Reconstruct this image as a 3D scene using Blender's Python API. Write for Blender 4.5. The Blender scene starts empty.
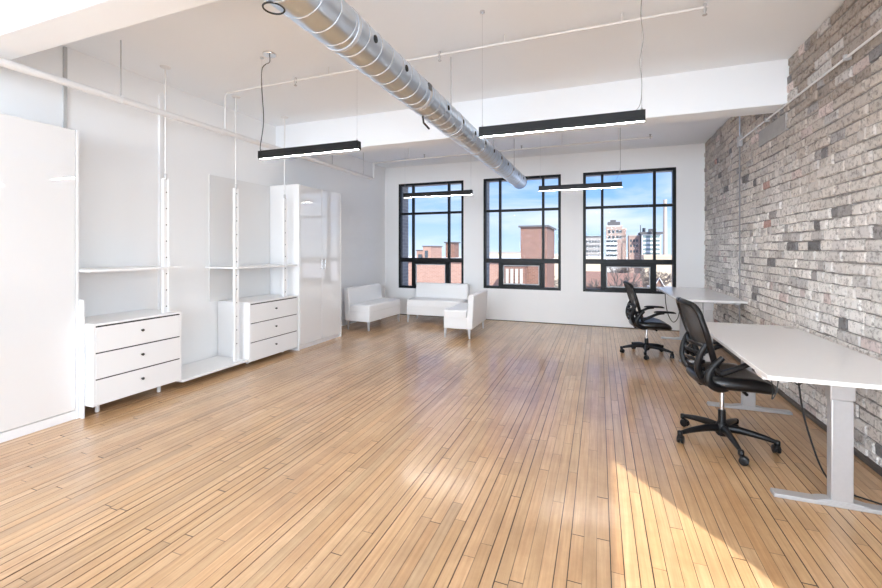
import bpy, math, random
from mathutils import Vector, Matrix, noise
C = bpy.context.scene.collection
PI = math.pi
R = math.radians
random.seed(7)

# ------------------------------------------------------------------ mesh builder
class MB:
    def __init__(s): s.v=[]; s.f=[]; s.t=[]
    def add(s, vs, fs, tint=None):
        o=len(s.v); s.v+= [tuple(p) for p in vs]
        for f in fs: s.f.append([o+i for i in f]); s.t.append(tint)
        return s
    def box(s, x0,x1,y0,y1,z0,z1, tint=None):
        vs=[(x,y,z) for z in (z0,z1) for y in (y0,y1) for x in (x0,x1)]
        return s.add(vs,[(0,2,3,1),(4,5,7,6),(0,1,5,4),(2,6,7,3),(0,4,6,2),(1,3,7,5)],tint)
    def hexa(s, b, t):      # b,t : 4 points ccw each
        return s.add(list(b)+list(t),[(3,2,1,0),(4,5,6,7),(0,1,5,4),(1,2,6,5),(2,3,7,6),(3,0,4,7)])
    def tube(s, pts, r, n=10, closed=False, ry=None, up=None, smooth=0, cap=True):
        pts=[Vector(p) for p in pts]
        rs=list(r) if isinstance(r,(list,tuple)) else [r]*len(pts)
        rys=[k*(ry/r) if ry else k for k in rs] if not isinstance(r,(list,tuple)) else ([ry*k/max(rs) for k in rs] if ry else rs)
        if smooth and len(pts)>2:
            P=[];A=[];B=[]; m=len(pts)
            rng=range(m) if closed else range(m-1)
            for i in rng:
                g=(lambda k:pts[k%m]) if closed else (lambda k:pts[min(max(k,0),m-1)])
                p0,p1,p2,p3=g(i-1),g(i),g(i+1),g(i+2)
                for k in range(smooth):
                    t=k/smooth
                    P.append(.5*((2*p1)+(p2-p0)*t+(2*p0-5*p1+4*p2-p3)*t*t+(3*p1-p0-3*p2+p3)*t**3))
                    A.append(rs[i]*(1-t)+rs[(i+1)%m]*t); B.append(rys[i]*(1-t)+rys[(i+1)%m]*t)
            if not closed: P.append(pts[-1]); A.append(rs[-1]); B.append(rys[-1])
            pts,rs,rys=P,A,B
        m=len(pts); o=len(s.v)
        up=Vector(up) if up else None; N=None
        for i,p in enumerate(pts):
            if closed: T=(pts[(i+1)%m]-pts[i-1])
            else: T=(pts[min(i+1,m-1)]-pts[max(i-1,0)])
            T=T.normalized()
            if up is not None:
                N=(up-T*up.dot(T)); N=N.normalized() if N.length>1e-5 else T.orthogonal().normalized()
            elif N is None: N=T.orthogonal().normalized()
            else:
                N=N-T*N.dot(T); N=N.normalized() if N.length>1e-6 else T.orthogonal().normalized()
            Bn=T.cross(N)
            for k in range(n):
                a=2*PI*k/n
                s.v.append(tuple(p+N*math.cos(a)*rs[i]+Bn*math.sin(a)*rys[i]))
        for i in range(m if closed else m-1):
            a=o+i*n; b=o+((i+1)%m)*n
            for k in range(n):
                k2=(k+1)%n; s.f.append([a+k,a+k2,b+k2,b+k]); s.t.append(None)
        if cap and not closed:
            s.f.append([o+k for k in range(n)][::-1]); s.t.append(None)
            s.f.append([o+(m-1)*n+k for k in range(n)]); s.t.append(None)
        return s
    def lathe(s, prof, c=(0,0,0), n=24, axis='z'):   # prof [(r,h)]
        o=len(s.v)
        for r,h in prof:
            for k in range(n):
                a=2*PI*k/n; x,y=r*math.cos(a),r*math.sin(a)
                p={'z':(x,y,h),'x':(h,x,y),'y':(y,h,x)}[axis]
                s.v.append((p[0]+c[0],p[1]+c[1],p[2]+c[2]))
        for i in range(len(prof)-1):
            for k in range(n):
                k2=(k+1)%n; s.f.append([o+i*n+k,o+i*n+k2,o+(i+1)*n+k2,o+(i+1)*n+k]); s.t.append(None)
        s.f.append([o+k for k in range(n)][::-1]); s.t.append(None)
        s.f.append([o+(len(prof)-1)*n+k for k in range(n)]); s.t.append(None)
        return s
    def build(s, name, mat, parent=None, bevel=0, seg=2, ang=35, loc=None, kind=None, weld=False):
        me=bpy.data.meshes.new(name); me.from_pydata(s.v,[],s.f); me.update()
        for p in me.polygons: p.use_smooth=True
        me.set_sharp_from_angle(angle=R(ang))
        if any(t is not None for t in s.t):
            at=me.attributes.new('tint','FLOAT_COLOR','FACE')
            for i,t in enumerate(s.t): at.data[i].color=(*(t or (1,1,1)),1)
        me.materials.append(mat)
        o=bpy.data.objects.new(name,me); C.objects.link(o)
        if parent: o.parent=parent
        if loc: o.location=loc
        if bevel:
            m=o.modifiers.new('bevel','BEVEL'); m.width=bevel; m.segments=seg; m.limit_method='ANGLE'; m.angle_limit=R(40)
            m.harden_normals=False
        if kind: o['kind']=kind
        return o

def thing(name,label,cat,loc=(0,0,0),rz=0,group=None):
    o=bpy.data.objects.new(name,None); C.objects.link(o); o.empty_display_size=.1
    o.location=loc; o.rotation_euler=(0,0,rz); o['label']=label; o['category']=cat
    if group: o['group']=group
    return o
def tag(o,label,cat,group=None):
    o['label']=label; o['category']=cat
    if group: o['group']=group
    return o
def dup(root,loc,rz,label):
    r=root.copy(); C.objects.link(r); r.location=loc; r.rotation_euler=(0,0,rz); r['label']=label
    def rec(a,b):
        for ch in list(a.children):
            c=ch.copy(); C.objects.link(c); c.parent=b; rec(ch,c)
    rec(root,r); return r

# ------------------------------------------------------------------ materials
def newmat(name):
    m=bpy.data.materials.new(name); m.use_nodes=True; nt=m.node_tree; nt.nodes.clear()
    out=nt.nodes.new('ShaderNodeOutputMaterial'); return m,nt,out
def N(nt,t,**k):
    n=nt.nodes.new(t)
    for a,b in k.items():
        if a.startswith('i_'):
            key=a[2:]; key=int(key) if key.isdigit() else key.replace('_',' ')
            n.inputs[key].default_value=b
        else: setattr(n,a,b)
    return n
def pbsdf(name,col,rough=.5,metal=0,coat=0,coatr=.05,nscale=0,namt=.0,bump=0,bscale=60,spec=.5,attr=False,stretch=(1,1,1)):
    m,nt,out=newmat(name); b=N(nt,'ShaderNodeBsdfPrincipled'); L=nt.links.new
    b.inputs['Roughness'].default_value=rough; b.inputs['Metallic'].default_value=metal
    b.inputs['Coat Weight'].default_value=coat; b.inputs['Coat Roughness'].default_value=coatr
    b.inputs['Specular IOR Level'].default_value=spec
    b.inputs['Base Color'].default_value=(*col,1)
    if coat>.7: b.inputs['Coat IOR'].default_value=2.1; b.inputs['Coat Weight'].default_value=1
    tc=N(nt,'ShaderNodeTexCoord'); mp=N(nt,'ShaderNodeMapping'); mp.inputs['Scale'].default_value=stretch
    L(tc.outputs['Object'],mp.inputs[0])
    if namt:
        n=N(nt,'ShaderNodeTexNoise'); n.inputs['Scale'].default_value=nscale; n.inputs['Detail'].default_value=5
        L(mp.outputs[0],n.inputs['Vector'])
        mx=N(nt,'ShaderNodeMixRGB'); mx.inputs[1].default_value=(*[c*(1-namt) for c in col],1); mx.inputs[2].default_value=(*[min(1,c*(1+namt)) for c in col],1)
        L(n.outputs['Fac'],mx.inputs[0]); L(mx.outputs[0],b.inputs['Base Color'])
    if bump:
        n2=N(nt,'ShaderNodeTexNoise'); n2.inputs['Scale'].default_value=bscale; n2.inputs['Detail'].default_value=4
        L(mp.outputs[0],n2.inputs['Vector'])
        bp=N(nt,'ShaderNodeBump'); bp.inputs['Strength'].default_value=bump; bp.inputs['Distance'].default_value=.01
        L(n2.outputs['Fac'],bp.inputs['Height']); L(bp.outputs[0],b.inputs['Normal'])
    L(b.outputs[0],out.inputs[0]); return m

WALL=pbsdf('white_wall_paint',(.885,.897,.905),.6,nscale=2,namt=.015,bump=.04,bscale=40)
CEIL=pbsdf('white_ceiling_paint',(.875,.91,.945),.7,nscale=1.5,namt=.015,bump=.06,bscale=12)
LAC=pbsdf('white_lacquer',(.88,.885,.89),.35,nscale=3,namt=.01)
GLOSS=pbsdf('high_gloss_white',(.85,.855,.86),.3,coat=.75,coatr=.02,nscale=3,namt=.01)
LEATHER=pbsdf('white_leatherette',(.84,.845,.85),.42,bump=.05,bscale=180)
BLACK=pbsdf('black_powder_coat',(.004,.004,.004),.45,spec=.3,nscale=30,namt=.2)
FRAME=pbsdf('black_window_frame',(.005,.006,.008),.4,spec=.25,nscale=20,namt=.2)
PLASTIC=pbsdf('black_plastic',(.005,.005,.006),.38,spec=.35,nscale=40,namt=.2)
SEATM=pbsdf('black_seat_leather',(.006,.006,.007),.3,bump=.1,bscale=120)
CHROME=pbsdf('brushed_steel',(.72,.72,.73),.18,metal=1,nscale=60,namt=.08)
GALV=pbsdf('galvanised_steel',(.70,.80,.92),.3,metal=1,nscale=5,namt=.08,stretch=(1,.25,1),bump=.05,bscale=5)
GREY=pbsdf('silver_grey_coat',(.52,.52,.53),.35,metal=.35,nscale=50,namt=.05)
DESKM=pbsdf('white_desk_laminate',(.87,.86,.85),.22,nscale=20,namt=.01)
CONC=pbsdf('grey_concrete',(.42,.41,.40),.9,nscale=14,namt=.15,bump=.3,bscale=40)
CORD=pbsdf('black_rubber_cord',(.012,.012,.012),.5,nscale=20,namt=.1)
PAPER=pbsdf('white_paper',(.85,.86,.88),.6,nscale=20,namt=.02)
HOLE=pbsdf('dark_hole',(.02,.02,.02),.8,nscale=20,namt=.1)
WHITEP=pbsdf('white_painted_pipe',(.78,.78,.78),.45,nscale=20,namt=.02)
BASEW=pbsdf('dark_wood_strip',(.12,.10,.085),.7,nscale=20,namt=.3)  # dark brown wood with mottled tone

def emis(name,col,st):
    m,nt,out=newmat(name); e=N(nt,'ShaderNodeEmission'); e.inputs[0].default_value=(*col,1); e.inputs[1].default_value=st
    nt.links.new(e.outputs[0],out.inputs[0]); return m
LAMP=emis('lamp_diffuser_glow',(1,.95,.88),85.0)

def glass():
    m,nt,out=newmat('window_glass'); L=nt.links.new
    t=N(nt,'ShaderNodeBsdfTransparent'); t.inputs[0].default_value=(.97,.985,1,1)
    g=N(nt,'ShaderNodeBsdfGlossy'); g.inputs['Roughness'].default_value=.01
    ge=N(nt,'ShaderNodeNewGeometry'); dt=N(nt,'ShaderNodeVectorMath',operation='DOT_PRODUCT'); L(ge.outputs['Normal'],dt.inputs[0]); L(ge.outputs['Incoming'],dt.inputs[1])
    ab=N(nt,'ShaderNodeMath',operation='ABSOLUTE'); L(dt.outputs['Value'],ab.inputs[0])
    om=N(nt,'ShaderNodeMath',operation='SUBTRACT'); om.inputs[0].default_value=1; L(ab.outputs[0],om.inputs[1])
    pw=N(nt,'ShaderNodeMath',operation='POWER'); pw.inputs[1].default_value=5; L(om.outputs[0],pw.inputs[0])
    fr=N(nt,'ShaderNodeMath',operation='MULTIPLY_ADD'); fr.inputs[1].default_value=.7; fr.inputs[2].default_value=.002; L(pw.outputs[0],fr.inputs[0])
    mx=N(nt,'ShaderNodeMixShader'); L(fr.outputs[0],mx.inputs[0]); L(t.outputs[0],mx.inputs[1]); L(g.outputs[0],mx.inputs[2])
    L(mx.outputs[0],out.inputs[0]); return m
GLASS=glass()
def meshfab():
    m,nt,out=newmat('black_mesh_fabric'); L=nt.links.new
    t=N(nt,'ShaderNodeBsdfTransparent'); b=N(nt,'ShaderNodeBsdfPrincipled')
    b.inputs['Base Color'].default_value=(.02,.02,.022,1); b.inputs['Roughness'].default_value=.6
    tc=N(nt,'ShaderNodeTexCoord'); w=N(nt,'ShaderNodeTexNoise'); w.inputs['Scale'].default_value=300; L(tc.outputs['Object'],w.inputs['Vector'])
    mr=N(nt,'ShaderNodeMapRange'); mr.inputs[3].default_value=.74; mr.inputs[4].default_value=.97; L(w.outputs['Fac'],mr.inputs[0])
    mx=N(nt,'ShaderNodeMixShader'); L(mr.outputs[0],mx.inputs[0]); L(t.outputs[0],mx.inputs[1]); L(b.outputs[0],mx.inputs[2]); L(mx.outputs[0],out.inputs[0]); return m
MESHF=meshfab()

def woodmat():
    m,nt,out=newmat('maple_strip_boards'); L=nt.links.new
    b=N(nt,'ShaderNodeBsdfPrincipled'); a=N(nt,'ShaderNodeAttribute',attribute_name='tint')
    tc=N(nt,'ShaderNodeTexCoord'); mp=N(nt,'ShaderNodeMapping'); mp.inputs['Scale'].default_value=(60,2.2,1)
    sc=N(nt,'ShaderNodeVectorMath',operation='SCALE'); sc.inputs['Scale'].default_value=37
    ad=N(nt,'ShaderNodeVectorMath',operation='ADD'); L(a.outputs['Vector'],sc.inputs[0]); L(sc.outputs[0],ad.inputs[1]); L(tc.outputs['Object'],mp.inputs[0]); L(mp.outputs[0],ad.inputs[0])
    n=N(nt,'ShaderNodeTexNoise'); n.inputs['Scale'].default_value=1.0; n.inputs['Detail'].default_value=6; n.inputs['Roughness'].default_value=.6; L(ad.outputs[0],n.inputs['Vector'])
    r=N(nt,'ShaderNodeValToRGB'); r.color_ramp.elements[0].position=.3; r.color_ramp.elements[0].color=(.76,.70,.64,1); r.color_ramp.elements[1].position=.68; r.color_ramp.elements[1].color=(1.0,1.0,1.0,1)
    L(n.outputs['Fac'],r.inputs[0])
    mx=N(nt,'ShaderNodeMixRGB',blend_type='MULTIPLY'); mx.inputs[0].default_value=1; L(a.outputs['Color'],mx.inputs[1]); L(r.outputs[0],mx.inputs[2])
    # scuffs and dark worn stains with their own shapes
    n2=N(nt,'ShaderNodeTexNoise'); n2.inputs['Scale'].default_value=1.1; n2.inputs['Detail'].default_value=7; n2.inputs['Roughness'].default_value=.7; L(tc.outputs['Object'],n2.inputs['Vector'])
    r2=N(nt,'ShaderNodeValToRGB'); r2.color_ramp.elements[0].position=.36; r2.color_ramp.elements[0].color=(.80,.76,.72,1); r2.color_ramp.elements[1].position=.55; r2.color_ramp.elements[1].color=(1,1,1,1)
    L(n2.outputs['Fac'],r2.inputs[0])
    mx2=N(nt,'ShaderNodeMixRGB',blend_type='MULTIPLY'); mx2.inputs[0].default_value=1; L(mx.outputs[0],mx2.inputs[1]); L(r2.outputs[0],mx2.inputs[2])
    mp3=N(nt,'ShaderNodeMapping'); mp3.inputs['Scale'].default_value=(9,3,1); L(tc.outputs['Object'],mp3.inputs[0])
    n3=N(nt,'ShaderNodeTexNoise'); n3.inputs['Scale'].default_value=1.6; n3.inputs['Detail'].default_value=9; n3.inputs['Roughness'].default_value=.75; L(mp3.outputs[0],n3.inputs['Vector'])
    r3=N(nt,'ShaderNodeValToRGB'); r3.color_ramp.elements[0].position=.655; r3.color_ramp.elements[0].color=(1,1,1,1); r3.color_ramp.elements[1].position=.75; r3.color_ramp.elements[1].color=(.48,.40,.33,1)
    L(n3.outputs['Fac'],r3.inputs[0])
    mx3=N(nt,'ShaderNodeMixRGB',blend_type='MULTIPLY'); mx3.inputs[0].default_value=.9; L(mx2.outputs[0],mx3.inputs[1]); L(r3.outputs[0],mx3.inputs[2])
    L(mx3.outputs[0],b.inputs['Base Color'])
    rr=N(nt,'ShaderNodeMapRange'); rr.inputs[3].default_value=.3; rr.inputs[4].default_value=.46; L(n2.outputs['Fac'],rr.inputs[0]); L(rr.outputs[0],b.inputs['Roughness'])
    b.inputs['Coat Weight'].default_value=.8; b.inputs['Coat Roughness'].default_value=.16
    bp=N(nt,'ShaderNodeBump'); bp.inputs['Strength'].default_value=.08; bp.inputs['Distance'].default_value=.004; L(n.outputs['Fac'],bp.inputs['Height']); L(bp.outputs[0],b.inputs['Normal'])
    L(b.outputs[0],out.inputs[0]); return m
WOOD=woodmat()

def brickmat():
    m,nt,out=newmat('old_painted_brick'); L=nt.links.new
    b=N(nt,'ShaderNodeBsdfPrincipled'); a=N(nt,'ShaderNodeAttribute',attribute_name='tint'); b.inputs['Roughness'].default_value=.75
    tc=N(nt,'ShaderNodeTexCoord')
    n=N(nt,'ShaderNodeTexNoise'); n.inputs['Scale'].default_value=30; n.inputs['Detail'].default_value=7; n.inputs['Roughness'].default_value=.7; L(tc.outputs['Object'],n.inputs['Vector'])
    r=N(nt,'ShaderNodeValToRGB'); r.color_ramp.elements[0].position=.36; r.color_ramp.elements[0].color=(.40,.38,.37,1); r.color_ramp.elements[1].position=.50; r.color_ramp.elements[1].color=(1,1,1,1); L(n.outputs['Fac'],r.inputs[0])
    mx=N(nt,'ShaderNodeMixRGB',blend_type='MULTIPLY'); mx.inputs[0].default_value=.85; L(a.outputs['Color'],mx.inputs[1]); L(r.outputs[0],mx.inputs[2])
    n2=N(nt,'ShaderNodeTexNoise'); n2.inputs['Scale'].default_value=11; n2.inputs['Detail'].default_value=8; n2.inputs['Roughness'].default_value=.75; L(tc.outputs['Object'],n2.inputs['Vector'])
    r2=N(nt,'ShaderNodeValToRGB'); r2.color_ramp.elements[0].position=.56; r2.color_ramp.elements[0].color=(1,1,1,1); r2.color_ramp.elements[1].position=.68; r2.color_ramp.elements[1].color=(.42,.38,.37,1); L(n2.outputs['Fac'],r2.inputs[0])
    mx2=N(nt,'ShaderNodeMixRGB',blend_type='MULTIPLY'); mx2.inputs[0].default_value=.8; L(mx.outputs[0],mx2.inputs[1]); L(r2.outputs[0],mx2.inputs[2])
    L(mx2.outputs[0],b.inputs['Base Color'])
    bp=N(nt,'ShaderNodeBump'); bp.inputs['Strength'].default_value=.6; bp.inputs['Distance'].default_value=.008; L(n.outputs['Fac'],bp.inputs['Height']); L(bp.outputs[0],b.inputs['Normal'])
    L(b.outputs[0],out.inputs[0]); return m
BRICK=brickmat()
def facade(name,c1,c2,mortar,scale=1,bw=.22,rh=.075,rough=.85):
    m,nt,out=newmat(name); L=nt.links.new
    b=N(nt,'ShaderNodeBsdfPrincipled'); b.inputs['Roughness'].default_value=rough
    g=N(nt,'ShaderNodeNewGeometry'); sp=N(nt,'ShaderNodeSeparateXYZ'); L(g.outputs['Position'],sp.inputs[0])
    ad=N(nt,'ShaderNodeMath',operation='ADD'); L(sp.outputs[0],ad.inputs[0]); L(sp.outputs[1],ad.inputs[1])
    cb=N(nt,'ShaderNodeCombineXYZ'); L(ad.outputs[0],cb.inputs[0]); L(sp.outputs[2],cb.inputs[1])
    t=N(nt,'ShaderNodeTexBrick'); t.inputs['Scale'].default_value=scale; t.inputs['Brick Width'].default_value=bw; t.inputs['Row Height'].default_value=rh
    t.inputs['Mortar Size'].default_value=.008; t.inputs['Color1'].default_value=(*c1,1); t.inputs['Color2'].default_value=(*c2,1); t.inputs['Mortar'].default_value=(*mortar,1)
    L(cb.outputs[0],t.inputs['Vector']); L(t.outputs['Color'],b.inputs['Base Color']); L(b.outputs[0],out.inputs[0]); return m

# ------------------------------------------------------------------ room dimensions
XR,XL,YB,YF,ZC=1.655,-4.42,8.16,-6.5,3.2

# floor: individual strip boards, one structure mesh over a dark subfloor
f=MB(); rnd=random.Random(3)
x=XL-.02; W=.0575
f.box(XL-.3,XR+.3,YF-.3,YB+.4,-.12,-.006,(.06,.04,.025))
while x<XR+.06:
    y=YF-rnd.random()
    gap=rnd.choice([.0005,.0006,.0008,.0011,.0017]) if rnd.random()>.13 else .0036
    while y<YB+.1:
        ln=rnd.choice([rnd.uniform(.25,.8),rnd.uniform(.5,1.5),rnd.uniform(1.2,2.6)])
        k=rnd.gauss(0,.05); w=rnd.gauss(0,.02)
        c=(.67*(1+k),.432*(1+k-w),.232*(1+k*1.3-w*2.2))
        if rnd.random()<.05: c=tuple(q*.84 for q in c)
        e=.0012 if rnd.random()>.25 else .0035
        y2=min(y+ln,YB+.12); zt=-.0004; ta,tb=rnd.gauss(0,.00016),rnd.gauss(0,.0004)
        if y2>max(y,YF-.1):
            f.add([(x+gap,y+e,zt+ta),(x+W-gap,y+e,zt-ta),(x+W-gap,y2-e,zt-ta+tb*.3),(x+gap,y2-e,zt+ta+tb*.3)],[(0,1,2,3)],c)
            f.add([(x+gap,y+e,zt),(x+gap,y2-e,zt),(x+gap,y2-e,-.006),(x+gap,y+e,-.006)],[(0,1,2,3)],(.2,.12,.07))
            f.add([(x+W-gap,y+e,zt),(x+W-gap,y2-e,zt),(x+W-gap,y2-e,-.006),(x+W-gap,y+e,-.006)],[(3,2,1,0)],(.2,.12,.07))
        y=y2
    x+=W
f.build('floor',WOOD,kind='structure')

MB().box(XL-.3,XR+.4,YF-.3,YB+.5,ZC,ZC+.3).build('ceiling',CEIL,kind='structure')
MB().box(XL-.3,XL,YF-.3,YB+.5,-.1,ZC).build('wall_left',WALL,kind='structure')
MB().box(XL,XR+.05,4.83,5.11,2.775,ZC+.01).build('trim_1',CEIL,kind='structure',bevel=.008)
MB().box(XL,XR+.05,1.49,1.72,2.775,ZC+.01).build('trim_2',CEIL,kind='structure',bevel=.008)
MB().box(XL,XR+.05,-1.85,-1.6,2.775,ZC+.01).build('trim_3',CEIL,kind='structure',bevel=.008)

def walled(name,mat,a0,a1,holes,d0,d1,axis,z1=ZC):
    """wall with rectangular openings; holes (a0,a1,z0,z1) sorted"""
    m=MB()
    def bx(p,q,z0,zz):
        if q-p<1e-4 or zz-z0<1e-4: return
        if axis=='x': m.box(p,q,d0,d1,z0,zz)
        else: m.box(d0,d1,p,q,z0,zz)
    c=a0
    for h in holes:
        bx(c,h[0],-.1,z1); bx(h[0],h[1],-.1,h[2]); bx(h[0],h[1],h[3],z1); c=h[1]
    bx(c,a1,-.1,z1)
    return m.build(name,mat,kind='structure')
ZW0,ZW1=.63,2.83
WX=[(-4.09,-2.607),(-2.187,-.681),(-.286,1.237)]
holes=[(a,b,ZW0 if i else .575,ZW1) for i,(a,b) in enumerate(WX)]
walled('wall_back',WALL,XL,XR+.05,holes,YB,YB+.12,'x')
EXT=facade('grey_exterior_brick',(.36,.35,.35),(.28,.27,.28),(.42,.41,.40))
walled('wall_exterior',EXT,XL-.3,XR+.4,[(a-.0,b+.0,c-.0,d) for a,b,c,d in holes],YB+.121,YB+.5,'x',ZC+.4)
RW=[(-4.1,-1.55,.6,2.9),(-1.2,1.35,.6,2.9)]
walled('wall_rear',WALL,XL,XR+.05,RW,YF-.3,YF,'x')

# right wall : bricks in real relief
WIN_Y0,WIN_Y1,WIN_Z0,WIN_Z1=-2.2,.74,.7,2.65; W7=(-5.8,-2.86)
walled('wall_right',pbsdf('crumbly_mortar',(.30,.28,.265),.95,nscale=25,namt=.75,bump=.5,bscale=70),YF-.3,YB+.2,[(*W7,WIN_Z0,WIN_Z1),(WIN_Y0,WIN_Y1,WIN_Z0,WIN_Z1)],XR+.014,XR+.345,'y')
b=MB(); rb=random.Random(11); ch=.082; z=.0; row=0
while z<ZC:
    header=(row%7==5)
    y=YF+rb.uniform(-.1,.0)+(0 if row%2 else -.115)
    zw=lambda yy:0.004*math.sin(yy*1.7+row*.35)+.003*math.sin(yy*4.1+row)
    while y<YB+.02:
        L=(.105 if header else (.205 if rb.random()>.22 else .105))*rb.uniform(.92,1.06)
        y2=y+L; g=rb.uniform(.0045,.0085)
        z0=z+zw(y)+rb.uniform(-.001,.007); z1=z+ch+zw(y)-rb.uniform(.001,.010)
        wy=(WIN_Y0,WIN_Y1) if y>-2.5 else W7
        hole=(y2>wy[0]-.01 and y<wy[1]+.01 and z1>WIN_Z0-.01 and z0<WIN_Z1+.01)
        y0c,y2c=max(y+g*.5,YF),min(y2-g*.5,YB)
        if hole:   # trim bricks at the jamb
            if y<wy[0]-.05: y2c=wy[0]
            elif y2>wy[1]+.05: y0c=wy[1]
            else: y=y2; continue
        z1=min(z1,ZC); z0=max(z0,.0)
        if y2c-y0c<.02 or z1-z0<.02: y=y2; continue
        u=rb.random(); n1=noise.noise(Vector((y*1.3,z*1.8,0))); n2=noise.noise(Vector((y*.9+9,z*1.1,3)))
        k=rb.gauss(0,.07)
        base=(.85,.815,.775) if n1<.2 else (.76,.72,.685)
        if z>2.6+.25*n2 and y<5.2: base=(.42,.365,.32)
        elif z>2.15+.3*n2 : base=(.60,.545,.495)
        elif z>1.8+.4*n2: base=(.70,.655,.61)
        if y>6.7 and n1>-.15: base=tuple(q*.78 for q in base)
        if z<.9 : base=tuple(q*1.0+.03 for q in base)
        if u<.02: base=(.25,.24,.24)
        elif u<.045: base=(.42,.40,.395)
        elif u<.07: base=(.70,.60,.575)
        elif u<.074: base=(.55,.35,.30)
        elif u<.16: base=(.62,.59,.57)
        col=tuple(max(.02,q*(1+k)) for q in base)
        dx=rb.gauss(0,.0045)
        if rb.random()<.03: dx=.009
        xf=XR+max(-.006,min(.01,dx)); j=lambda s=.0042: rb.uniform(-s,s)
        c=rb.uniform(.006,.011)
        back=[(XR+.02,y0c,z0),(XR+.02,y2c,z0),(XR+.02,y2c,z1),(XR+.02,y0c,z1)]
        mid=[(xf+c*.8,p[1]+j(),p[2]+j()) for p in back]
        ym,zm=(y0c+y2c)/2,(z0+z1)/2
        fr=[(xf+j(.0018),p[1]+(c if p[1]<ym else -c)+j(),p[2]+(c if p[2]<zm else -c)+j()) for p in mid]
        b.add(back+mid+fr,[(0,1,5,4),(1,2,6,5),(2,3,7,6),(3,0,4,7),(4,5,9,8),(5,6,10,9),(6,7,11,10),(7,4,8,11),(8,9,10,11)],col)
        y=y2
    z+=ch; row+=1
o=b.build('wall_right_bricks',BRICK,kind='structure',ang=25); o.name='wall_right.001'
MB().box(XR-.012,XR+.02,4.84,5.55,2.53,2.70).build('trim_4',CONC,kind='structure',bevel=.004)
MB().box(XR-.03,XR+.002,YF,YB,0,.035).build('baseboard_right',BASEW,kind='structure',bevel=.004)
MB().box(XL+.0,XR,YB-.012,YB+.001,0,.012).build('baseboard_back',BASEW,kind='structure')

# ------------------------------------------------------------------ windows
def back_window(idx,x0,x1,z0,z1):
    w=thing('window_%d'%idx,'','',((x0+x1)/2,YB+.05,z0)); del w['label']; del w['category']; w['kind']='structure'
    cx=(x0+x1)/2; h=z1-z0; a,bq=x0-cx,x1-cx; d0,d1=-.045,.05
    m=MB(); t=.05
    m.box(a,a+t,d0,d1,0,h).box(bq-t,bq,d0,d1,0,h).box(a+t,bq-t,d0,d1,h-t,h).box(a+t,bq-t,d0,d1,0,t)
    m.build('window_frame',FRAME,w,bevel=.004)
    za,zb=2.18-z0,1.185-z0; mu=.26
    m=MB(); ml,mr=a+t+mu,bq-t-mu
    m.box(ml,ml+.045,-.03,.04,zb+.04,h-t).box(mr-.045,mr,-.03,.04,zb+.04,h-t)
    m.box(a+t,bq-t,-.034,.036,za-.024,za+.024).box(a+t,bq-t,-.036,.038,zb-.045,zb+.045)
    m.box(ml-.005,ml+.05,-.032,.042,t,zb-.045).box(mr-.05,mr+.005,-.032,.042,t,zb-.045)
    m.build('mullion',FRAME,w,bevel=.003)
    # awning sash
    s=MB(); a2,b2=ml+.05,mr-.05; q=.04
    s.box(a2,a2+q,-.05,.03,t,zb-.045).box(b2-q,b2,-.05,.03,t,zb-.045).box(a2+q,b2-q,-.05,.03,t,t+q).box(a2+q,b2-q,-.05,.03,zb-.045-q,zb-.045)
    so=s.build('sash',FRAME,w,bevel=.003)
    gz=MB().box(a2+q-.002,b2-q+.002,-.014,-.008,t+q,zb-.045-q); gz.build('sash_pane',GLASS,so)
    r=MB(); i=.018
    A,B_,Z0,Z1=a2+q,b2-q,t+q,zb-.045-q
    r.box(A,A+i,-.03,-.016,Z0,Z1).box(B_-i,B_,-.03,-.016,Z0,Z1).box(A+i,B_-i,-.03,-.016,Z0,Z0+i).box(A+i,B_-i,-.03,-.016,Z1-i,Z1)
    r.build('glazing_bead',pbsdf('pale_grey_bead',(.5,.52,.55),.4,nscale=20,namt=.03),so)
    MB().box(-.05,.05,-.062,-.05,t+.01,t+.024).box(-.012,.012,-.075,-.06,t+.012,t+.05).build('handle',FRAME,so,bevel=.003)
    for (p,r_,lo,hi) in ((a+t,ml,za,h-t),(ml+.045,mr-.045,za,h-t),(mr,bq-t,za,h-t),(a+t,ml,zb,za),(ml+.045,mr-.045,zb,za),(mr,bq-t,zb,za),(a+t,ml,t,zb),(mr,bq-t,t,zb)):
        MB().box(p-.004,r_+.004,-.003,.003,lo,hi).build('pane',GLASS,w)
    return w
for i,(p,q) in enumerate(WX): back_window(i+1,p,q,holes[i][2],ZW1)
def plain_window(idx,loc,w_,h,rz):
    w=thing('window_%d'%idx,'','',loc,rz); del w['label']; del w['category']; w['kind']='structure'
    m=MB(); t=.05; a=w_/2
    m.box(-a,-a+t,-.03,.03,0,h).box(a-t,a,-.03,.03,0,h).box(-a+t,a-t,-.03,.03,0,t).box(-a+t,a-t,-.03,.03,h-t,h)
    m.build('window_frame',FRAME,w)
    MB().box(-a+t,a-t,-.003,.003,t,h-t).build('pane',GLASS,w)
for i,(p,q,z0,z1) in enumerate(RW): plain_window(5+i,((p+q)/2,YF-.15,z0),q-p,z1-z0,0)  # rear windows added out of view to bring in fill light
plain_window(4,(XR+.17,(WIN_Y0+WIN_Y1)/2,WIN_Z0),WIN_Y1-WIN_Y0,WIN_Z1-WIN_Z0,PI/2)
plain_window(7,(XR+.17,(W7[0]+W7[1])/2,WIN_Z0),W7[1]-W7[0],WIN_Z1-WIN_Z0,PI/2)  # further side window added out of view for more fill light

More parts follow.
